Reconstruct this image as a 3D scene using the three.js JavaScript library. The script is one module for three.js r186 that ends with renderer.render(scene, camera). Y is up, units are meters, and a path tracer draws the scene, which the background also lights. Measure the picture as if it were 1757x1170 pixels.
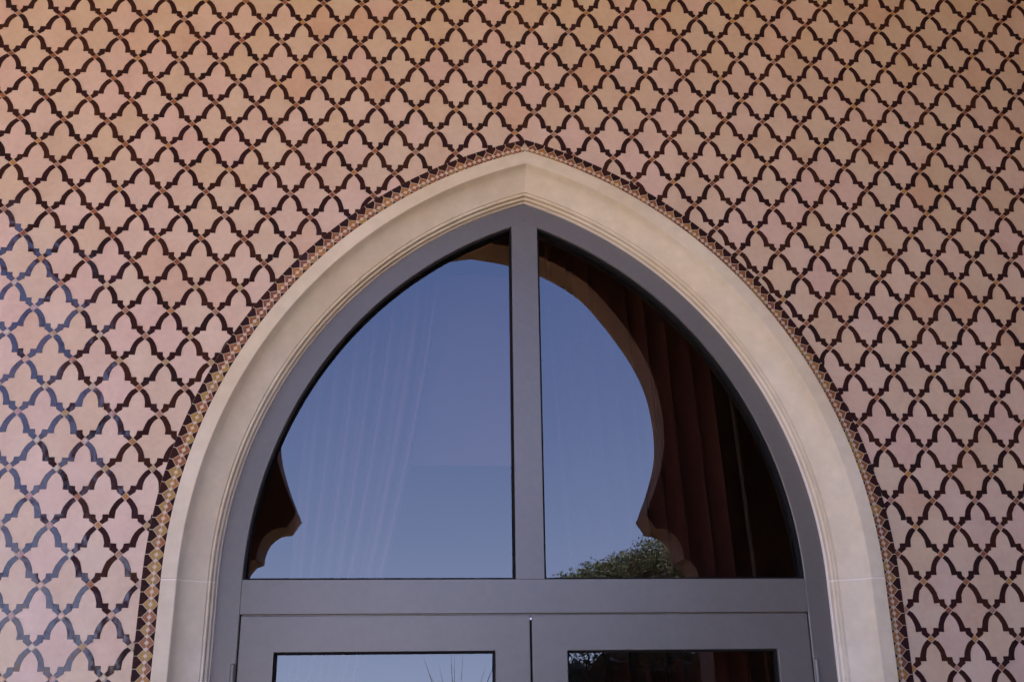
import * as THREE from 'three';
import { mergeGeometries, toCreasedNormals } from 'three/addons/utils/BufferGeometryUtils.js';

// ---------------------------------------------------------------- camera, sky, sun, exposure
const scene = new THREE.Scene();
const W = 1024, H = 681;
const camera = new THREE.PerspectiveCamera(37.18, W / H, 0.05, 6000);
{
  const back = new THREE.Vector3(-0.08438885, -0.33639371, 0.93793272);
  const up = new THREE.Vector3(-0.01766908, 0.94164759, 0.33613632);
  const right = new THREE.Vector3().crossVectors(up, back).normalize();
  camera.quaternion.setFromRotationMatrix(new THREE.Matrix4().makeBasis(right, up, back));
  camera.position.set(-0.3804, 1.65, 3.5523);
}
const renderer = new THREE.WebGLRenderer({ antialias: true });
renderer.setSize(W, H);
renderer.toneMapping = THREE.LinearToneMapping;
renderer.toneMappingExposure = 15.2;
renderer.shadowMap.enabled = true;

const SUN = new THREE.Vector3(0.42, 0.86, -0.2).normalize();
{ // clear desert sky: deep blue overhead, paler towards the horizon, a brighter ring about the sun
  const w = 512, h = 256, d = new Float32Array(w * h * 4);
  for (let j = 0; j < h; j++) for (let i = 0; i < w; i++) {
    const el = ((j + 0.5) / h - 0.5) * Math.PI, az = ((i + 0.5) / w - 0.5) * 2 * Math.PI;
    const dir = new THREE.Vector3(Math.cos(el) * Math.cos(az), Math.sin(el), Math.cos(el) * Math.sin(az));
    const e = Math.max(0, dir.y), m = Math.pow(1 - e, 5), t = Math.pow(1 - e, 1.6);
    const g = Math.pow(Math.max(0, dir.dot(SUN)), 12) * 0.35;
    const k = (j * w + i) * 4;
    d[k] = 0.036 + 0.07 * t + 0.155 * m + g; d[k + 1] = 0.07 + 0.085 * t + 0.155 * m + g; d[k + 2] = 0.205 + 0.13 * t + 0.135 * m + g * 0.95; d[k + 3] = 1;
  }
  const sky = new THREE.DataTexture(d, w, h, THREE.RGBAFormat, THREE.FloatType);
  sky.mapping = THREE.EquirectangularReflectionMapping; sky.magFilter = THREE.LinearFilter; sky.needsUpdate = true;
  scene.background = sky; scene.environment = sky;
}
const sun = new THREE.DirectionalLight(new THREE.Color(1, 0.93, 0.82), 3.7);
sun.position.copy(SUN).multiplyScalar(40); scene.add(sun); scene.add(sun.target);
sun.castShadow = true; Object.assign(sun.shadow.camera, { left: -25, right: 25, top: 25, bottom: -25, near: 1, far: 120 });
sun.shadow.mapSize.set(2048, 2048);

// ---------------------------------------------------------------- helpers
let seed = 7;
const rnd = () => { seed = (seed * 1664525 + 1013904223) >>> 0; return seed / 4294967296; };
const rr = (a, b) => a + (b - a) * rnd();
const used = {};
const numbered = (n) => { const k = used[n] = (used[n] ?? -1) + 1; return k ? `${n}_${String(k).padStart(3, '0')}` : n; };
function mesh(name, geo, mat, parent = scene) {
  const m = new THREE.Mesh(geo, mat); m.name = parent === scene ? numbered(name) : name;
  m.castShadow = m.receiveShadow = true; parent.add(m); return m;
}
function thing(name, label, category, group) {
  const o = new THREE.Group(); o.name = numbered(name); o.userData = { label, category };
  if (group) o.userData.group = group;
  scene.add(o); return o;
}
const tag = (o, label, category, group) => { Object.assign(o.userData, { label, category }); if (group) o.userData.group = group; return o; };
const structure = (o) => { o.userData.kind = 'structure'; return o; };
const stuff = (o) => { o.userData.kind = 'stuff'; return o; };
const lin = (r, g, b) => new THREE.Color().setRGB(r, g, b);
function hash(x, y, s) { let n = Math.sin(x * 127.1 + y * 311.7 + s * 74.7) * 43758.5453; return n - Math.floor(n); }
function tileNoise(x, y, p, s) { // periodic value noise
  const xi = Math.floor(x), yi = Math.floor(y), fx = x - xi, fy = y - yi, u = fx * fx * (3 - 2 * fx), v = fy * fy * (3 - 2 * fy);
  const q = (a, b) => hash(((a % p) + p) % p, ((b % p) + p) % p, s);
  return (q(xi, yi) * (1 - u) + q(xi + 1, yi) * u) * (1 - v) + (q(xi, yi + 1) * (1 - u) + q(xi + 1, yi + 1) * u) * v;
}
function noiseTexture(n, f, srgb) {
  const d = new Uint8Array(n * n * 4);
  for (let j = 0; j < n; j++) for (let i = 0; i < n; i++) {
    const c = f(i / n, j / n), k = (j * n + i) * 4;
    for (let a = 0; a < 3; a++) d[k + a] = Math.max(0, Math.min(255, 255 * (Array.isArray(c) ? c[a] : c)));
    d[k + 3] = 255;
  }
  const t = new THREE.DataTexture(d, n, n, THREE.RGBAFormat); t.wrapS = t.wrapT = THREE.RepeatWrapping;
  t.magFilter = THREE.LinearFilter; t.minFilter = THREE.LinearMipmapLinearFilter; t.generateMipmaps = true;
  if (srgb) t.colorSpace = THREE.SRGBColorSpace; t.needsUpdate = true; return t;
}
const fbm = (x, y, p, s, oct = 5) => { let a = 0, w = 0.5, f = 1; for (let o = 0; o < oct; o++) { a += w * tileNoise(x * p * f, y * p * f, p * f, s + o); w *= 0.55; f *= 2; } return a / (1 - 0.5 * 0.55 ** oct) ; };

// clay texture: mottling of a fired, unglazed tile (multiplies the tile's own colour)
const clayMap = noiseTexture(512, (x, y) => {
  const a = fbm(x, y, 6, 1), b = fbm(x, y, 40, 9, 3), sp = hash(Math.floor(x * 512), Math.floor(y * 512), 3);
  const v = 0.95 + 0.07 * (a - 0.5) + 0.06 * (b - 0.5) - (sp > 0.995 ? 0.06 : 0);
  return [v, v * (0.995 + 0.04 * (a - 0.5)), v * (0.99 + 0.06 * (a - 0.5))];
}, true);
const clayBump = noiseTexture(256, (x, y) => 0.5 * fbm(x, y, 8, 21) + 0.5 * fbm(x, y, 50, 31, 2));
const stoneMap = noiseTexture(512, (x, y) => {
  const a = fbm(x, y, 3, 41), b = fbm(x, y, 30, 51, 3), c = fbm(x, y, 12, 61, 3), sp = hash(Math.floor(x * 512), Math.floor(y * 512), 8);
  const v = 0.92 + 0.06 * (a - 0.5) + 0.07 * (b - 0.5) + 0.05 * (c - 0.5) - (sp > 0.997 ? 0.08 : 0);
  return [v, v * (0.985 + 0.05 * (a - 0.5)), v * (0.96 + 0.13 * (a - 0.5))];
}, true);
const stoneBump = noiseTexture(256, (x, y) => 0.4 * fbm(x, y, 6, 71) + 0.6 * fbm(x, y, 60, 81, 2));
const glazeBump = noiseTexture(256, (x, y) => fbm(x, y, 10, 91, 3));
const plasterMap = noiseTexture(512, (x, y) => 0.8 + 0.2 * (fbm(x, y, 5, 101) - 0.5) + 0.12 * (fbm(x, y, 40, 111, 3) - 0.5), true);
const metalMap = noiseTexture(256, (x, y) => 0.93 + 0.07 * (fbm(x, y, 4, 121) - 0.5) + 0.06 * (fbm(x, y, 60, 131, 2) - 0.5), true);

const std = (o) => new THREE.MeshStandardMaterial(o), phys = (o) => new THREE.MeshPhysicalMaterial(o);
const claySurface = { map: clayMap, bumpMap: clayBump, bumpScale: 0.0005, roughness: 0.4 };
const clayColour = [[.585, .44, .31], [.605, .445, .33], [.595, .435, .33], [.585, .445, .315], [.575, .425, .29], [.61, .455, .335], [.605, .43, .335], [.58, .43, .285]];
const clayOrange = [[.57, .385, .255], [.58, .405, .285], [.57, .395, .27]];
const clays = [...clayColour, ...clayOrange];
const M = {
  clay: clays.map((c) => std({ ...claySurface, color: lin(...c) })),
  clayMixed: std({ ...claySurface, color: lin(1, 1, 1), vertexColors: true }),
  stone: std({ map: stoneMap, bumpMap: stoneBump, bumpScale: 0.0008, color: lin(.69, .615, .46), roughness: 0.8 }),
  sealant: std({ color: lin(.70, .64, .55), roughness: 0.6 }),
  mortar: std({ color: lin(.70, .63, .51), roughness: 0.9 }),
  grout: std({ color: lin(.60, .46, .33), roughness: 0.95, map: clayMap }),
  borderGrout: std({ color: lin(.47, .37, .26), roughness: 0.95, map: clayMap }),
  frame: phys({ color: lin(.134, .125, .108), roughness: 0.31, ior: 1.5, map: metalMap, bumpMap: glazeBump, bumpScale: 0.00012 }),
  gasket: phys({ color: lin(.011, .011, .012), roughness: 0.95, specularIntensity: 0.25 }),
  steel: std({ color: lin(.42, .42, .43), roughness: 0.35, metalness: 0.8 }),
  glass: phys({ color: lin(.34, .33, .34), transmission: 1, thickness: 0, roughness: 0, ior: 1.66 }),
  terracotta: std({ color: lin(.46, .26, .155), roughness: 0.9, map: plasterMap }),
  timber: std({ color: lin(.38, .20, .095), roughness: 0.7, map: plasterMap }),
  paving: std({ color: lin(.37, .225, .14), roughness: 0.75, map: plasterMap }),
  sand: std({ color: lin(.42, .30, .185), roughness: 0.95, map: plasterMap }),
  room: std({ color: lin(.22, .18, .15), roughness: 0.9 }),
};
const glaze = { roughness: 0.12, ior: 1.43, bumpMap: glazeBump, bumpScale: 0.0016 };
const darks = [[.032, .0125, .0115], [.027, .0115, .011], [.037, .0145, .011], [.023, .012, .0115], [.030, .0115, .013], [.042, .0165, .0115]];
M.dark = darks.map((c) => phys({ ...glaze, color: lin(...c) }));
M.darkMixed = phys({ ...glaze, color: lin(1, 1, 1), vertexColors: true });
const studs = [[.29, .11, .05], [.38, .19, .06], [.36, .26, .13], [.33, .18, .12], [.22, .08, .045], [.40, .32, .20]];
M.stud = studs.map((c) => phys({ ...glaze, roughness: 0.15, ior: 1.6, color: lin(...c) }));
M.studMixed = phys({ ...glaze, roughness: 0.15, ior: 1.6, color: lin(1, 1, 1), vertexColors: true });
const ochres = [[.33, .21, .055], [.33, .155, .045], [.25, .10, .04], [.20, .075, .04], [.28, .17, .07]];
M.ochre = ochres.map((c) => phys({ ...glaze, roughness: 0.2, ior: 1.5, color: lin(...c) }));
M.cream = std({ color: lin(.50, .39, .28), roughness: 0.5 });

// a flat piece of tile: outline (counter-clockwise) given in wall coordinates, top tilted a little, sides running into the bed
function pieceArrays(outlines, top, bed, out, colour) {
  for (const { pts, tx, ty } of outlines) {
    const n = pts.length; if (n < 3) continue;
    let cx = 0, cy = 0; for (const p of pts) { cx += p[0] / n; cy += p[1] / n; }
    const zt = (p) => top + tx * (p[0] - cx) + ty * (p[1] - cy);
    const il = Math.hypot(tx, ty, 1), nx = -tx / il, ny = -ty / il, nz = 1 / il;
    const base = out.pos.length / 3;
    for (const p of pts) { out.pos.push(p[0], p[1], zt(p)); out.nor.push(nx, ny, nz); out.uv.push(p[0] * 2, p[1] * 2); if (colour) out.col.push(...colour); }
    const v2 = pts.map((p) => new THREE.Vector2(p[0], p[1]));
    for (const f of THREE.ShapeUtils.triangulateShape(v2, [])) out.idx.push(base + f[0], base + f[1], base + f[2]);
    for (let i = 0; i < n; i++) {
      const a = pts[i], b = pts[(i + 1) % n], l = Math.hypot(b[0] - a[0], b[1] - a[1]) || 1, sx = (b[1] - a[1]) / l, sy = -(b[0] - a[0]) / l, k = out.pos.length / 3;
      out.pos.push(a[0], a[1], zt(a), b[0], b[1], zt(b), b[0], b[1], bed, a[0], a[1], bed);
      for (let q = 0; q < 4; q++) { out.nor.push(sx, sy, 0); out.uv.push((q === 0 || q === 3 ? a[0] : b[0]) * 2, (q === 0 || q === 3 ? a[1] : b[1]) * 2); if (colour) out.col.push(...colour); }
      out.idx.push(k, k + 2, k + 1, k, k + 3, k + 2);
    }
  }
}
const blank = () => ({ pos: [], nor: [], uv: [], col: [], idx: [] });
function toGeometry(o) {
  const g = new THREE.BufferGeometry();
  g.setAttribute('position', new THREE.Float32BufferAttribute(o.pos, 3)); g.setAttribute('normal', new THREE.Float32BufferAttribute(o.nor, 3));
  g.setAttribute('uv', new THREE.Float32BufferAttribute(o.uv, 2)); if (o.col.length) g.setAttribute('color', new THREE.Float32BufferAttribute(o.col, 3));
  g.setIndex(o.idx); return g;
}
function box(x0, x1, y0, y1, z0, z1) {
  const g = new THREE.BoxGeometry(x1 - x0, y1 - y0, z1 - z0); g.translate((x0 + x1) / 2, (y0 + y1) / 2, (z0 + z1) / 2); return metricUv(g);
}
function metricUv(g, s = 1) { // uv in metres by the dominant axis of the normal
  const p = g.attributes.position, n = g.attributes.normal, uv = new Float32Array(p.count * 2);
  for (let i = 0; i < p.count; i++) {
    const ax = Math.abs(n.getX(i)), ay = Math.abs(n.getY(i)), az = Math.abs(n.getZ(i));
    uv[i * 2] = s * (ax > ay && ax > az ? p.getZ(i) : p.getX(i)); uv[i * 2 + 1] = s * (ay > ax && ay > az ? p.getZ(i) : p.getY(i));
  }
  g.setAttribute('uv', new THREE.BufferAttribute(uv, 2)); return g;
}

// ---------------------------------------------------------------- the pointed arch: two arcs struck from points d beyond the axis
const d0 = 0.485, SPRING = 2.05;
const R_BORDER = 1.800, R_STONE = 1.728, R_FRAME = 1.566, R_GLASS = 1.481;
const halfOutline = (R, n = 40) => { // right half, springing to apex
  const te = Math.acos(d0 / R), a = [];
  for (let i = 0; i <= n; i++) { const t = te * i / n; a.push([-d0 + R * Math.cos(t), SPRING + R * Math.sin(t)]); }
  a[n][0] = 0; return a;
};
function archPath(R, yBottom, Ctor = THREE.Shape) {
  const s = new Ctor(), h = halfOutline(R);
  s.moveTo(R - d0, yBottom); for (const p of h) s.lineTo(...p);
  for (let i = h.length - 2; i >= 0; i--) s.lineTo(-h[i][0], h[i][1]);
  s.lineTo(-(R - d0), yBottom); s.closePath(); return s;
}
// a moulding run along one half of the arch: profile [inset from R, z], side +1 right / -1 left, from u0 to u1 of the way from springing to apex
function archMoulding(R, profile, side, n = 48, u0 = 0, u1 = 1, close = true) {
  const m = profile.length, pos = [], uv = [], idx = [];
  let acc = [0]; for (let k = 1; k < m; k++) acc.push(acc[k - 1] + Math.hypot(profile[k][0] - profile[k - 1][0], profile[k][1] - profile[k - 1][1]));
  for (let i = 0; i <= n; i++) for (let k = 0; k < m; k++) {
    const r = R - profile[k][0], te = Math.acos(d0 / r), t = te * (u0 + (u1 - u0) * i / n);
    pos.push(side * (-d0 + r * Math.cos(t)), SPRING + r * Math.sin(t), profile[k][1]); uv.push(1.6 * t + side, acc[k]);
  }
  for (let i = 0; i < n; i++) for (let k = 0; k < m - 1; k++) {
    const a = i * m + k, b = a + 1, c = a + m, e = c + 1;
    side > 0 ? idx.push(a, c, b, b, c, e) : idx.push(a, b, c, b, e, c);
  }
  return sweepGeometry(pos, uv, idx, m, n, close);
}
function jambMoulding(R, profile, side, y0, y1, close = true) {
  const m = profile.length, pos = [], uv = [], idx = [];
  let acc = [0]; for (let k = 1; k < m; k++) acc.push(acc[k - 1] + Math.hypot(profile[k][0] - profile[k - 1][0], profile[k][1] - profile[k - 1][1]));
  for (const y of [y0, y1]) for (let k = 0; k < m; k++) { pos.push(side * (R - d0 - profile[k][0]), y, profile[k][1]); uv.push(y + side, acc[k]); }
  for (let k = 0; k < m - 1; k++) { const a = k, b = k + 1, c = k + m, e = c + 1; side > 0 ? idx.push(a, c, b, b, c, e) : idx.push(a, b, c, b, e, c); }
  return sweepGeometry(pos, uv, idx, m, 1, close);
}
function sweepGeometry(pos, uv, idx, m, n, close) {
  if (close) for (const [s, f] of [[0, 0], [n * m, 1]]) for (let k = 1; k < m - 1; k++) f ? idx.push(s, s + k, s + k + 1) : idx.push(s, s + k + 1, s + k);
  const g = new THREE.BufferGeometry();
  g.setAttribute('position', new THREE.Float32BufferAttribute(pos, 3)); g.setAttribute('uv', new THREE.Float32BufferAttribute(uv, 2)); g.setIndex(idx);
  return toCreasedNormals(g.toNonIndexed(), 0.45);
}

// ================================================================ large structure
const WALL_X0 = -11.2, WALL_X1 = 7.5, CEIL = 5.75, D = 4.0;
structure(mesh('ground', metricUv(new THREE.CircleGeometry(1500, 96).rotateX(-Math.PI / 2).translate(0, -0.16, 0), 0.3), M.sand));
structure(mesh('porch_floor', box(WALL_X0, WALL_X1, -0.15, 0, -0.35, D + 1.2), M.paving));
structure(mesh('porch_ceiling', box(WALL_X0, WALL_X1 + 0.3, CEIL, CEIL + 0.3, -0.34, D + 0.4), M.timber));
structure(mesh('roof', box(WALL_X0, WALL_X1 + 0.3, CEIL + 0.31, CEIL + 0.6, -6, D + 0.55), M.terracotta));
tag(mesh('end_wall', box(WALL_X1, WALL_X1 + 0.3, 0, CEIL, -0.35, D - 0.002), M.terracotta), 'plain terracotta plastered wall closing the end of the porch', 'wall');

// the arcade behind the photographer: horseshoe arches with scalloped shoulders, mirrored in the glass and the glazed tiles
{
  const half = [[0, 5.34], [.30, 5.285], [.55, 5.205], [.76, 5.09], [.95, 4.95], [1.12, 4.77], [1.27, 4.575], [1.385, 4.38], [1.465, 4.18], [1.515, 3.97], [1.54, 3.70], [1.522, 3.50], [1.445, 3.25], [1.345, 3.02],
    [1.415, 2.918], [1.50, 2.905], [1.575, 2.85], [1.615, 2.76], [1.62, 2.69], [1.672, 2.672], [1.715, 2.61], [1.73, 2.53], [1.73, 2.40], [1.80, 2.40], [1.80, 0]];
  const up = new THREE.CatmullRomCurve3(half.slice(0, 14).map((p) => new THREE.Vector3(p[0], p[1], 0)), false, 'centripetal').getPoints(60).map((p) => [p.x, p.y]);
  const low = new THREE.CatmullRomCurve3(half.slice(14, 19).map((p) => new THREE.Vector3(p[0], p[1], 0))).getPoints(20).map((p) => [p.x, p.y]);
  const low2 = new THREE.CatmullRomCurve3(half.slice(19, 22).map((p) => new THREE.Vector3(p[0], p[1], 0))).getPoints(10).map((p) => [p.x, p.y]);
  const outline = [...up, ...low, ...low2, ...half.slice(22)];
  const s = new THREE.Shape([[WALL_X0, 0], [WALL_X1 + 0.3, 0], [WALL_X1 + 0.3, CEIL], [WALL_X0, CEIL]].map((p) => new THREE.Vector2(...p)));
  // openings reach the floor, so the wall is drawn as one outline that runs round them
  const pts = [];
  pts.push([WALL_X0, 0]);
  for (const c of [-8.96, -4.48, 0]) {
    for (let i = outline.length - 1; i >= 0; i--) pts.push([c - outline[i][0], outline[i][1]]);
    for (let i = 1; i < outline.length; i++) pts.push([c + outline[i][0], outline[i][1]]);
  }
  pts.push([WALL_X1 + 0.3, 0], [WALL_X1 + 0.3, CEIL], [WALL_X0, CEIL]);
  const g = new THREE.ExtrudeGeometry(new THREE.Shape(pts.map((p) => new THREE.Vector2(...p))), { depth: 0.4, bevelEnabled: false }); g.translate(0, 0, D);
  tag(mesh('arcade_wall', toCreasedNormals(metricUv(g), 0.4), M.terracotta), 'terracotta wall with scalloped horseshoe arches, seen mirrored in the window glass', 'arcade');
}

// the dark room behind the door
{
  const x0 = -2.6, x1 = 2.6, z0 = -5.2, z1 = -0.352, y1 = 4.6, t = 0.1;
  const wallHole = new THREE.Shape([[x0, 0], [x1, 0], [x1, y1], [x0, y1]].map((p) => new THREE.Vector2(...p)));
  const g = mergeGeometries([box(x0 - t, x0, 0, y1, z0, z1), box(x1, x1 + t, 0, y1, z0, z1), box(x0 - t, x1 + t, 0, y1, z0 - t, z0 - 0.001), box(x0 - t, x1 + t, y1 + 0.001, y1 + t, z0 - t, z1)]);
  structure(mesh('room_wall', g, M.room));
  structure(mesh('room_floor', box(x0 - t, x1 + t, -0.14, -0.001, z0 - t, -0.351), M.room));
}

// ================================================================ the tiled wall
const wall = thing('tiled_wall', 'tan clay tile wall inlaid with dark brown interlaced lattice strips', 'tiled wall');
{
  const pts = [], Rh = 1.70, h = halfOutline(Rh);
  pts.push([WALL_X0, 0], [-(Rh - d0), 0]);
  for (const p of h) pts.push([-p[0], p[1]]);
  for (let i = h.length - 2; i >= 0; i--) pts.push([h[i][0], h[i][1]]);
  pts.push([Rh - d0, 0], [WALL_X1, 0], [WALL_X1, CEIL], [WALL_X0, CEIL]);
  const g = new THREE.ExtrudeGeometry(new THREE.Shape(pts.map((p) => new THREE.Vector2(...p))), { depth: 0.35, bevelEnabled: false }); g.translate(0, 0, -0.35);
  mesh('grout_bed', metricUv(g, 2), M.grout, wall);
}
const HC = 0.08, HR = 0.08 * 1.2293, OX = -0.118, OY = 3.1184;
const warpTerms = [[0, 0], [0, 1], [0, 2], [0, 3], [0, 4], [1, 0], [1, 1], [1, 2], [1, 3], [2, 0], [2, 1], [2, 2], [3, 0], [3, 1], [4, 0]];
const warpMm = [[0.77, 0.95], [-0.12, -5.1], [-8.48, 20.82], [-3.08, 1.36], [0.75, -8.94], [-8.68, 4.31], [15.13, -4.03], [-6.34, 7.31], [0.06, -0.6], [5.11, -19.71], [2.37, 15.91], [12.69, -21.03], [16.69, -12.22], [-18.3, 7.16], [-10.07, 19.35]];
function crossing(u, v) { // where the hand-laid lattice really runs: the rows drift by up to a centimetre or so
  const s = Math.max(-1, Math.min(1.15, (u - 24) / 26)), r = Math.max(-1, Math.min(1.1, (v - 12) / 14));
  let dx = 0, dy = 0;
  warpTerms.forEach(([i, j], k) => { const w = s ** i * r ** j; dx += warpMm[k][0] * w; dy += warpMm[k][1] * w; });
  const jx = (hash(u, v, 5) - 0.5) * 2.4, jy = (hash(u, v, 6) - 0.5) * 2.4;
  return [(u - 24) * HC + OX + (dx + jx) / 1000, -(v - 12) * HR + OY + (dy + jy) / 1000];
}
// outline of one strip between crossing A and the crossing B one row down, in units of A->B (x across, y down)
const stripUpper = [[.163, .026], [.308, .106], [.438, .241], [.524, .382], [.579, .518], [.608, .618], [.842, .618], [.861, .768], [.975, .862]];
const stripLower = [[.836, .976], [.692, .888], [.611, .843], [.602, .758], [.348, .758], [.341, .603], [.311, .474], [.241, .339], [.152, .239], [.026, .140]];
const stripArc = [...stripUpper.slice(0, 6), [.6045, .758], ...stripLower.slice(4)];
const stripStep = [[.6055, .618], ...stripUpper.slice(6), ...stripLower.slice(0, 3), [.6055, .758]];
const between = (A, B) => ([x, y]) => { // hand-cut: every corner lies up to a millimetre off
  const px = A[0] + x * (B[0] - A[0]), py = A[1] + y * (B[1] - A[1]);
  return [px + (hash(px * 91, py * 57, 2) - 0.5) * 0.0022, py + (hash(px * 43, py * 83, 4) - 0.5) * 0.0022];
};
const ccw = (pts) => { let a = 0; for (let i = 0; i < pts.length; i++) { const p = pts[i], q = pts[(i + 1) % pts.length]; a += p[0] * q[1] - q[0] * p[1]; } return a < 0 ? pts.slice().reverse() : pts; };
const shrink = (pts, k) => { let x = 0, y = 0; for (const p of pts) { x += p[0] / pts.length; y += p[1] / pts.length; } return pts.map((p) => [x + (p[0] - x) * k, y + (p[1] - y) * k]); };
const CUT = 1.772; // tiles are cut along this line, under the mosaic border
function inset(x, y) { const ax = Math.abs(x); return y > SPRING ? Math.hypot(ax + d0, y - SPRING) : ax + d0; } // radius of the arch line through a point
function cutByArch(pts) {
  const rs = pts.map((p) => inset(p[0], p[1]));
  if (Math.min(...rs) >= CUT) return pts;
  if (Math.max(...rs) <= CUT) return null;
  let cx = 0, cy = 0; for (const p of pts) { cx += p[0] / pts.length; cy += p[1] / pts.length; }
  const sides = cy > 3.45 && Math.abs(cx) < 0.2 ? [1, -1] : [cx < 0 ? -1 : 1];
  let keep = [];
  if (sides.length === 2) { // over the apex both arcs cut: keep what lies above them
    keep = pts.map(([x, y]) => { const ax = Math.min(Math.abs(x), 1.2), yl = SPRING + Math.sqrt(CUT * CUT - (ax + d0) ** 2); return [x, Math.max(y, yl)]; });
    return keep;
  }
  const sd = sides[0];
  let nx, ny, ox, oy;
  if (cy > SPRING) { const a = Math.atan2(cy - SPRING, sd * cx + d0); nx = sd * Math.cos(a); ny = Math.sin(a); ox = sd * (-d0 + CUT * Math.cos(a)); oy = SPRING + CUT * Math.sin(a); }
  else { nx = sd; ny = 0; ox = sd * (CUT - d0); oy = cy; }
  const f = (p) => (p[0] - ox) * nx + (p[1] - oy) * ny;
  for (let i = 0; i < pts.length; i++) {
    const a = pts[i], b = pts[(i + 1) % pts.length], fa = f(a), fb = f(b);
    if (fa >= 0) keep.push(a);
    if (fa * fb < 0) { const t = fa / (fa - fb); keep.push([a[0] + t * (b[0] - a[0]), a[1] + t * (b[1] - a[1])]); }
  }
  return keep.length >= 3 ? keep : null;
}
camera.updateMatrixWorld(); camera.updateProjectionMatrix();
const probe = new THREE.Vector3();
function seen(x, y) { // how large things at this spot of the wall show; 0 outside the frame
  probe.set(x, y, 0).project(camera);
  if (Math.abs(probe.x) > 1.03 || Math.abs(probe.y) > 1.04) return 0;
  return 1 / camera.position.distanceTo(new THREE.Vector3(x, y, 0));
}
const orangeTiles = new Set(['14,2', '28,2', '45,11', '47,11', '6,0', '50,0', '29,1', '15,9', '25,3', '49,13', '51,3', '46,18', '3,13', '33,-1']);
const pieces = { field_tile: [], lattice_strip: [], crossing_tile: [] };
for (let v = -26; v <= 36; v++) for (let u = -38; u <= 72; u++) {
  if (((u + v) & 1) !== 0) continue;
  const A = crossing(u, v);
  if (A[1] > CEIL - 0.03 || A[1] < 0.95 || A[0] < -5.2 || A[0] > 3.6) continue;
  const BR = crossing(u + 1, v + 1), BL = crossing(u - 1, v + 1), C = crossing(u, v + 2);
  // clay tile
  const right = [...stripLower.slice().reverse().map(between(A, BR))];
  const rightLow = stripUpper.slice().reverse().map(between(BR, C)).reverse();
  const left = stripLower.slice().reverse().map(between(A, BL));
  const leftLow = stripUpper.slice().reverse().map(between(BL, C)).reverse();
  let tile = shrink([...right, ...rightLow, ...leftLow.slice().reverse(), ...left.slice().reverse()], 0.985);
  tile = cutByArch(tile);
  if (tile) {
    const r = hash(u, v, 11), ci = orangeTiles.has(`${u},${v}`) ? 8 + Math.floor(hash(u, v, 12) * 3) : Math.floor(r * 8) + (hash(u, v, 13) > 0.965 ? 0 : 0);
    const kk = hash(u, v, 14) > 0.975 && !orangeTiles.has(`${u},${v}`) ? 8 + Math.floor(r * 3) : ci;
    pieces.field_tile.push({ out: [{ pts: ccw(tile), tx: (hash(u, v, 15) - 0.5) * 0.02, ty: (hash(u, v, 16) - 0.5) * 0.02 }], top: 0.0020 + 0.0006 * hash(u, v, 17), c: kk, s: seen((A[0] + C[0]) / 2, (A[1] + C[1]) / 2) });
  }
  // two strips
  for (const B of [BR, BL]) {
    const map = between(A, B), sd = B === BR ? 1 : 2;
    const a = cutByArch(stripArc.map(map)), b = cutByArch(stripStep.map(map)), out = [];
    const g = 0.055, tx = (hash(u, v, 20 + sd) - 0.5) * g, ty = (hash(u, v, 24 + sd) - 0.5) * g;
    if (a) out.push({ pts: ccw(a), tx, ty });
    if (b) out.push({ pts: ccw(b), tx: tx + (hash(u, v, 28 + sd) - 0.5) * g, ty: ty + (hash(u, v, 32 + sd) - 0.5) * g });
    if (out.length) pieces.lattice_strip.push({ out, top: 0.0027 + 0.0006 * hash(u, v, 60 + sd), c: Math.floor(hash(u, v, 36 + sd) * 6), s: seen((A[0] + B[0]) / 2, (A[1] + B[1]) / 2) });
  }
  const q = 0.0113, sq = cutByArch([[A[0] - q, A[1]], [A[0], A[1] - q], [A[0] + q, A[1]], [A[0], A[1] + q]]);
  if (sq) pieces.crossing_tile.push({ out: [{ pts: ccw(sq), tx: (hash(u, v, 44) - 0.5) * 0.05, ty: (hash(u, v, 45) - 0.5) * 0.05 }], top: 0.0026, c: v > 11 && u < 24 ? [1, 2, 3, 5, 2, 0][Math.floor(hash(u, v, 46) * 6)] : [0, 4, 0, 4, 1, 3][Math.floor(hash(u, v, 46) * 6)], s: seen(A[0], A[1]) });
}
const looks = { field_tile: [M.clay, M.clayMixed, clays], lattice_strip: [M.dark, M.darkMixed, darks], crossing_tile: [M.stud, M.studMixed, studs] };
for (const [name, list] of Object.entries(pieces)) {
  list.sort((a, b) => b.s - a.s);
  const [own, mixed, colours] = looks[name];
  list.slice(0, 300).forEach((p) => { const o = blank(); pieceArrays(p.out, p.top, -0.001, o); mesh(name, toGeometry(o), own[p.c], wall); });
  const rest = blank(); for (const p of list.slice(300)) pieceArrays(p.out, p.top, -0.001, rest, colours[p.c]);
  stuff(mesh(name + '_remainder', toGeometry(rest), mixed, wall));
}

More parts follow.
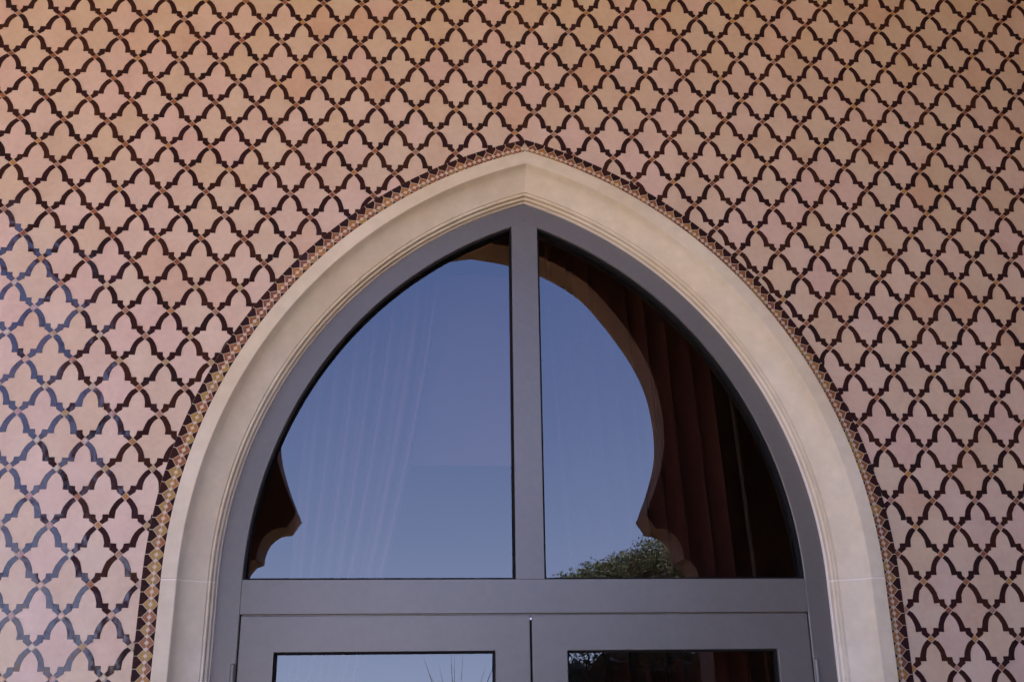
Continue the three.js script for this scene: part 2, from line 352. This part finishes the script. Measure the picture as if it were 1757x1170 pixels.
// ================================================================ mosaic border round the arch
const border = thing('mosaic_border', 'narrow mosaic band of dark, ochre and cream pieces framing the pointed stone arch', 'mosaic border');
{
  const band = [[0, -0.002], [0, 0.0052], [0.076, 0.0052], [0.076, -0.002]];
  const BOT = 0.95;
  mesh('border_bed', mergeGeometries([1, -1].flatMap((s) => [archMoulding(R_BORDER, band, s, 40), jambMoulding(R_BORDER, band, s, BOT, SPRING)])), M.borderGrout, border);
  const s = 0.0408, w = 0.077, g = 0.0011;
  const flat = (pts, top) => { const o = blank(); pieceArrays([{ pts: ccw(pts), tx: 0, ty: 0 }], top, 0.0048, o); return toGeometry(o); };
  // pieces drawn with x = inward (n), y = along the band
  const darkG = flat([[g, -s / 2 + g], [g, s / 2 - g], [.0125, s / 2 - g], [.0305, 0], [.0125, -s / 2 + g]], 0.0068);
  const chev = [[.0150, 0], [.0325, .0176], [.0368, .0135], [.0372, .0088], [.0300, 0], [.0372, -.0088], [.0368, -.0135], [.0325, -.0176]];
  const chevG = flat(chev, 0.0066);
  const flip = (pts) => pts.map(([n, t]) => [w - n, t]);
  const chevIn = flat(flip(chev), 0.0066), darkIn = flat(flip([[g, -s / 2 + g], [g, s / 2 - g], [.0125, s / 2 - g], [.0305, 0], [.0125, -s / 2 + g]]), 0.0066);
  const bead = (t) => [[.0312, t], [.0385, t + .0074], [.0458, t], [.0385, t - .0074]];
  const beads = [];
  const place = (name, geo, mat, t, side) => { // t: distance down the band from the apex
    const m = mesh(name, geo, mat, border); posit(m, t, side); m.rotation.x += rr(-.014, .014); m.rotation.y += rr(-.014, .014); return m;
  };
  const Rm = 1.764, te = Math.acos(d0 / Rm), arcLen = te * Rm;
  function frameAt(t) { // point on the outer edge and inward direction, for the right-hand side
    if (t < arcLen) { const a = te - t / Rm; return { x: -d0 + R_BORDER * Math.cos(a), y: SPRING + R_BORDER * Math.sin(a), a: a + Math.PI }; }
    return { x: R_BORDER - d0, y: SPRING - (t - arcLen), a: Math.PI };
  }
  function posit(m, t, side) {
    const f = frameAt(t); m.position.set(side * f.x, f.y, 0); m.rotation.set(0, 0, side > 0 ? f.a : Math.PI - f.a);
  }
  const N = Math.floor((arcLen + SPRING - BOT) / s);
  for (const side of [1, -1]) for (let k = 0; k < N; k++) {
    const t = (k + 0.5) * s - 0.009, t2 = (k + 1) * s - 0.009;
    place('dark_piece', darkG, M.dark[Math.floor(rnd() * 5)], t, side);
    place('inner_dark_piece', darkIn, M.dark[Math.floor(rnd() * 6)], t, side);
    const low = t > 1.5, oc = low && side < 0 ? [0, 0, 1, 4, 2][Math.floor(rnd() * 5)] : [2, 3, 2, 3, 1][Math.floor(rnd() * 5)];
    place('ochre_piece', chevG, M.ochre[oc], t2, side);
    place('inner_ochre_piece', chevIn, M.ochre[rnd() < 0.5 ? oc : Math.floor(rnd() * 5)], t2, side);
    for (const tb of [t, t2]) { const gb = flat(bead(0), 0.0067), dm = new THREE.Object3D(); posit(dm, tb, side); dm.updateMatrix(); gb.applyMatrix4(dm.matrix); beads.push(gb); }
  }
  stuff(mesh('cream_bead', mergeGeometries(beads), M.cream, border));
}

// ================================================================ the stone arch
const stone = thing('stone_arch', 'smooth cream stone surround with hollow moulding round the pointed doorway', 'stone arch');
{
  const prof = [[0, -0.06], [0, .043], [.0015, .045], [.050, .045], [.0525, .0435], [.056, .038], [.060, .030], [.066, .0205], [.074, .012], [.084, .004], [.096, -.0045], [.110, -.0125], [.125, -.020], [.1385, -.0265], [.1395, -.031], [.1425, -.0325], [.1440, -.0295], [.1470, -.0290], [.1500, -.032], [.1520, -.038], [.1525, -.044], [.1560, -.0455], [.1590, -.0475], [.1610, -.053], [.1625, -.060], [.1625, -.10], [.1, -.1]];
  for (const s of [1, -1]) {
    mesh('arch_stone', archMoulding(R_STONE, prof, s, 64, 0.0012, 1), M.stone, stone);
    mesh('jamb_stone', jambMoulding(R_STONE, prof, s, 0.001, SPRING - 0.0035), M.stone, stone);
    const seal = [[.158, -.08], [.159, -.066], [.1615, -.0625], [.1648, -.0640], [.1668, -.0720], [.1668, -.08]];
    const inner = prof.map(([a, z], i) => [a + (i < 2 ? 0.0007 : 0), z - 0.0007]);
    mesh('sealant', mergeGeometries([archMoulding(R_STONE, seal, s, 64), jambMoulding(R_STONE, seal, s, 0.002, SPRING)]), M.sealant, stone);
    mesh('mortar_joint', jambMoulding(R_STONE, inner, s, SPRING - 0.0036, SPRING + 0.0018), M.mortar, stone);
  }
}

// ================================================================ window over the door
const GX = R_GLASS - d0; // 0.996
const win = thing('arched_window', 'grey metal framed pointed fanlight with two dark panes above the doors', 'window');
const FZ = -0.075, GZ = -0.109;
function paneGeometry(span, y0, y1) { // flat pane whose surface is a hair uneven, as float glass set in a frame is
  const nx = 30, ny = 50, pos = [], nor = [], idx = [];
  for (let j = 0; j <= ny; j++) { const y = y0 + (y1 - y0) * j / ny; let [a, b] = span(y); if (a > b) [a, b] = [b, a];
    for (let i = 0; i <= nx; i++) { const x = a + (b - a) * i / nx; pos.push(x, y, GZ);
      const ux = 0.0009 * Math.sin(x * 9 + y * 3.1) + 0.0005 * Math.sin(x * 17 - y * 6.3 + 2), uy = 0.0008 * Math.sin(y * 7.3 - x * 4 + 1) + 0.0004 * Math.sin(y * 19 + x * 8);
      nor.push(ux, uy, 1); } }
  for (let j = 0; j < ny; j++) for (let i = 0; i < nx; i++) { const k = j * (nx + 1) + i; idx.push(k, k + 1, k + nx + 2, k, k + nx + 2, k + nx + 1); }
  const g = new THREE.BufferGeometry(); g.setAttribute('position', new THREE.Float32BufferAttribute(pos, 3)); g.setAttribute('normal', new THREE.Float32BufferAttribute(nor, 3)); g.setIndex(idx); return g;
}
{
  const fp = [[0, -.17], [0, FZ + .0], [.002, FZ + .002], [R_FRAME - R_GLASS - .003, FZ + .002], [R_FRAME - R_GLASS, FZ - .001], [R_FRAME - R_GLASS, -.17]];
  const geos = [];
  for (const s of [1, -1]) geos.push(archMoulding(R_FRAME, fp, s, 64), jambMoulding(R_FRAME, fp, s, 0.002, SPRING));
  mesh('frame', mergeGeometries(geos), M.frame, win);
  const roundBox = (x0, x1, y0, y1, z0, z1, b = 0.002) => { // chamfered front edges
    const sh = new THREE.Shape([[x0 + b, y0 + b], [x1 - b, y0 + b], [x1 - b, y1 - b], [x0 + b, y1 - b]].map((p) => new THREE.Vector2(...p)));
    const g = new THREE.ExtrudeGeometry(sh, { depth: z1 - z0 - 2 * b, bevelThickness: b, bevelSize: b, bevelSegments: 2 }); g.translate(0, 0, z0 + b); return metricUv(g);
  };
  mesh('mullion', roundBox(-.051, .051, 2.061, 3.452, -.168, FZ + .0017, .0006), M.frame, win);
  mesh('rebate', box(-GX + .004, GX - .004, 1.925, 1.9449, -.12, -.092), M.frame, win);
  mesh('transom', roundBox(-GX - .001, GX + .001, 1.945, 2.0605, -.169, FZ + .0014, .001), M.frame, win);
  // panes with their black gaskets
  for (const s of [1, -1]) {
    const outline = (R, m, yb) => { // pane shape on one side, R outer radius, m inner x, yb bottom
      const a = [[m, yb], [R - d0, yb]]; const te = Math.acos((d0 + m) / R), n = 48;
      for (let i = 0; i <= n; i++) { const t = te * i / n; a.push([-d0 + R * Math.cos(t), SPRING + R * Math.sin(t)]); }
      return a.map(([x, y]) => new THREE.Vector2(s * x, y));
    };
    const reach = (y) => (y > SPRING ? Math.sqrt(Math.max(0, (R_GLASS - .0005) ** 2 - (y - SPRING) ** 2)) : R_GLASS - .0005) - d0;
    const yTop = SPRING + Math.sqrt((R_GLASS - .0005) ** 2 - (d0 + .0517) ** 2);
    const pg = paneGeometry((y) => [s * .0515, s * Math.max(.0516, reach(y))], 2.0615, yTop);
    const pm = mesh('pane', pg, M.glass, win);
    const gs = new THREE.Shape(outline(R_GLASS - .0005, .0515, 2.0612)); gs.holes.push(new THREE.Path(outline(R_GLASS - .0075, .0575, 2.066)));
    const gg = new THREE.ExtrudeGeometry(gs, { depth: 0.0285, bevelEnabled: false }); gg.translate(0, 0, GZ + .001);
    mesh('gasket', gg, M.gasket, pm);
  }
  // ============ the two door leaves
  const leaf = (s, label) => {
    const t = thing('glazed_door', label, 'door', undefined);
    const z1 = -.079, z0 = -.145, xo = .9925, xi = .0035, top = 1.9395, bot = 0.012;
    const bv = .002, lf = new THREE.Shape([[xi + bv, bot + bv], [xo - bv, bot + bv], [xo - bv, top - bv], [xi + bv, top - bv]].map((q) => new THREE.Vector2(s * q[0], q[1])));
    lf.holes.push(new THREE.Path([[.126 - bv, .30 - bv], [.874 + bv, .30 - bv], [.874 + bv, 1.819 + bv], [.126 - bv, 1.819 + bv]].map((q) => new THREE.Vector2(s * q[0], q[1]))));
    mesh('leaf_frame', metricUv(new THREE.ExtrudeGeometry(lf, { depth: z1 - z0 - 2 * bv, bevelThickness: bv, bevelSize: bv, bevelSegments: 2 }).translate(0, 0, z0 + bv)), M.frame, t);
    const pm = mesh('pane', paneGeometry(() => [s * .1262, s * .8738], .3, 1.8189), M.glass, t);
    const go = new THREE.Shape([[s * .1264, .3002], [s * .8736, .3002], [s * .8736, 1.8188], [s * .1264, 1.8188]].map((q) => new THREE.Vector2(...q)));
    go.holes.push(new THREE.Path([[s * .1325, .306], [s * .8675, .306], [s * .8675, 1.8125], [s * .1325, 1.8125]].map((q) => new THREE.Vector2(...q))));
    mesh('gasket', new THREE.ExtrudeGeometry(go, { depth: .013, bevelEnabled: false }).translate(0, 0, GZ + .001), M.gasket, pm);
    for (const y of [1.735, 1.0, .3]) {
      const hgeo = mergeGeometries([new THREE.CylinderGeometry(.0085, .0085, .092, 20).translate(0, y, 0), new THREE.SphereGeometry(.0085, 16, 8).scale(1, .6, 1).translate(0, y + .046, 0)]);
      mesh('hinge', hgeo.translate(s * 1.006, 0, -.072), M.frame, t);
    }
    return t;
  };
  const L = leaf(-1, 'grey metal framed door leaf whose pane mirrors pale blue sky');
  const Rr = leaf(1, 'grey metal framed door leaf whose pane mirrors dark foliage');
  mesh('meeting_seal', box(-.0030, .0030, .014, 1.93, -.13, -.088), M.gasket, L);
  mesh('bolt', new THREE.CylinderGeometry(.004, .004, .016, 16).rotateX(Math.PI / 2).translate(-.0005, 1.926, -.083), M.steel, L);
}

// ================================================================ curtains in the dark room
{
  const curtain = (name, label, edgeIn, edgeOut, folds, colour, side) => { // deep gathered pleats
    const nx = 320, ny = 60, pos = [], uv = [], idx = [];
    for (let j = 0; j <= ny; j++) { const y = 0.03 + (3.6 - 0.03) * j / ny, a = edgeIn(y), b = edgeOut(y);
      for (let i = 0; i <= nx; i++) { const q = i / nx, ph = q * folds * 2 * Math.PI + 0.7 * Math.sin(q * 9 + side) + 0.25 * Math.sin(y * 2.3 + q * 5);
        const amp = 0.085 + 0.03 * Math.sin(q * 17 + 1.3);
        pos.push(a + (b - a) * q + 0.006 * Math.sin(2 * ph), y, -0.53 + amp * Math.sin(ph) + 0.02 * Math.sin(ph * 0.37 + 2)); uv.push(q * 4, y); } }
    for (let j = 0; j < ny; j++) for (let i = 0; i < nx; i++) { const k = j * (nx + 1) + i; idx.push(k, k + 1, k + nx + 1, k + 1, k + nx + 2, k + nx + 1); }
    const g = new THREE.BufferGeometry(); g.setAttribute('position', new THREE.Float32BufferAttribute(pos, 3)); g.setAttribute('uv', new THREE.Float32BufferAttribute(uv, 2)); g.setIndex(idx); g.computeVertexNormals();
    const t = thing(name, label, 'curtain');
    mesh('fabric', g, std({ color: lin(...colour), roughness: 0.9, side: THREE.DoubleSide }), t);
    return t;
  };
  const bend = (y) => Math.max(0, 3.35 - y);
  curtain('curtain', 'pale pinkish pleated curtain showing faintly through the blue sky reflection', (y) => -0.33 - 0.10 * bend(y) - 0.05 * bend(y) ** 2, (y) => -0.86 - 0.03 * bend(y), 7, [.52, .34, .33], 1);
  const r = curtain('curtain', 'dark red pleated curtain with gold edge in the dark part of the glass', (y) => 0.12 + 0.05 * bend(y) + 0.01 * bend(y) ** 2, (y) => 0.86 + 0.045 * bend(y), 9, [.21, .075, .055], 2);
  const trim = []; for (let j = 0; j <= 40; j++) { const y = 0.04 + 3.5 * j / 40; trim.push(new THREE.Vector3(0.875 + 0.045 * bend(y), y, -0.43)); }
  mesh('gold_trim', new THREE.TubeGeometry(new THREE.CatmullRomCurve3(trim), 40, 0.009, 8), std({ color: lin(.13, .105, .055), roughness: 0.7 }), r.children[0]);
  tag(mesh('hanging_panel', box(-0.52, 0.06, 2.612, 3.5, -0.74, -0.72), std({ color: lin(.45, .30, .30), roughness: 0.9 })), 'pale panel with straight lower edge hanging behind the glass beside the mullion', 'panel');
}

// ================================================================ planting outside, seen in the glass
{
  const bark = std({ color: lin(.14, .10, .07), roughness: 0.95 });
  const leafM = phys({ color: lin(.085, .105, .045), roughness: 0.9, transmission: 0.4, thickness: 0, side: THREE.DoubleSide });
  const tree = (label, x, z, h, blobs, leaves, size, foliage, name = 'garden_tree', kind = 'tree') => {
    const t = thing(name, label, kind);
    const limbs = [];
    const trunk = new THREE.CatmullRomCurve3([new THREE.Vector3(x, -0.2, z), new THREE.Vector3(x + .1, h * .2, z + .1), new THREE.Vector3(x - .05, h * .4, z)]);
    limbs.push(new THREE.TubeGeometry(trunk, 12, kind === 'tree' ? 0.16 : 0.05, 9));
    for (const [bx, by, bz] of blobs) limbs.push(new THREE.TubeGeometry(new THREE.CatmullRomCurve3([new THREE.Vector3(x, h * .3, z), new THREE.Vector3(x + bx * .5, by * .75 + .3, z + bz * .5), new THREE.Vector3(x + bx, by, z + bz)]), 8, kind === 'tree' ? 0.05 : 0.015, 6));
    mesh('trunk', mergeGeometries(limbs), bark, t);
    const pos = [], nor = [], idx = [];
    const per = Math.floor(leaves / blobs.length);
    for (const [bx, by, bz, br] of blobs) for (let i = 0; i < per; i++) {
      const a = rnd() * 6.283, c = rr(-1, 1), rad = br * Math.pow(rnd(), 0.38) * (0.82 + 0.38 * rnd()), sn = Math.sqrt(1 - c * c);
      const px = x + bx + rad * sn * Math.cos(a), py = by + rad * c * .8, pz = z + bz + rad * sn * Math.sin(a);
      const dir = new THREE.Vector3(rr(-1, 1), rr(-.3, 1), rr(-1, 1)).normalize(), sd = new THREE.Vector3(rr(-1, 1), rr(-1, 1), rr(-1, 1)).cross(dir).normalize();
      const L = size * rr(.6, 1.5), w = L * .22, k = pos.length / 3, n = new THREE.Vector3().crossVectors(dir, sd);
      for (const [l, b] of [[0, 0], [.5, 1], [1, 0], [.5, -1]]) { pos.push(px + dir.x * L * l + sd.x * w * b, py + dir.y * L * l + sd.y * w * b, pz + dir.z * L * l + sd.z * w * b); nor.push(-n.x, -n.y, -n.z); }
      idx.push(k, k + 1, k + 2, k, k + 2, k + 3);
    }
    const g = new THREE.BufferGeometry(); g.setAttribute('position', new THREE.Float32BufferAttribute(pos, 3)); g.setAttribute('normal', new THREE.Float32BufferAttribute(nor, 3)); g.setIndex(idx);
    mesh('crown', g, foliage, t);
    if (kind === 'shrub') mesh('inner_foliage', mergeGeometries(blobs.map(([bx, by, bz, br]) => { const c = new THREE.IcosahedronGeometry(br * .78, 3), q = c.attributes.position; for (let i = 0; i < q.count; i++) { const f = 0.8 + 0.4 * hash(Math.round(q.getX(i) * 50), Math.round(q.getY(i) * 50), Math.round(q.getZ(i) * 50)); q.setXYZ(i, q.getX(i) * f, q.getY(i) * f * .8, q.getZ(i) * f); } c.translate(x + bx, by, z + bz); c.computeVertexNormals(); return c; })), leafM, t);
  };
  tree('feathery dark green tree mirrored low in the fanlight just above the transom', 4.6, 18, 5, [[-1.75, 3.75, 0, .62], [-1.15, 4.0, .3, .6], [-.55, 4.2, .2, .62], [.1, 4.45, 0, .68], [.8, 4.5, .1, .7], [1.5, 4.4, .2, .75], [-1.2, 3.2, .6, .9], [.2, 3.5, .5, 1.1], [1.6, 3.6, 0, 1.1], [-2.2, 3.2, .2, .6], [2.4, 3.2, .2, 1.1]], 70000, 0.065, leafM);
  tree('dense dark shrub standing in shade outside the arcade, mirrored in the door pane', 1.3, 5.35, 1.5, [[-.8, 1.42, 0, .38], [-.35, 1.66, 0, .45], [.2, 1.76, .1, .48], [.75, 1.74, 0, .48], [-.55, .8, 0, .55], [.2, .95, 0, .6], [.9, .95, 0, .6], [.2, .3, 0, .6]], 50000, 0.045, leafM, 'garden_shrub', 'shrub');
  // a low spiky plant
  const t = thing('spiky_plant', 'low plant with pointed leaves mirrored in the sky-blue door pane', 'plant');
  const sp = [];
  for (let i = 0; i < 26; i++) { const a = rnd() * 6.283, e = rr(.7, 1.45), L = rr(1.2, 2.3); const g = new THREE.ConeGeometry(.035, L, 5).translate(0, L / 2, 0).scale(1, 1, .4).rotateZ(Math.PI / 2 - e).rotateY(a); g.translate(.38, .62, 17.6); sp.push(g); }
  mesh('leaf_rosette', mergeGeometries(sp), leafM, t);
}
renderer.render(scene, camera);
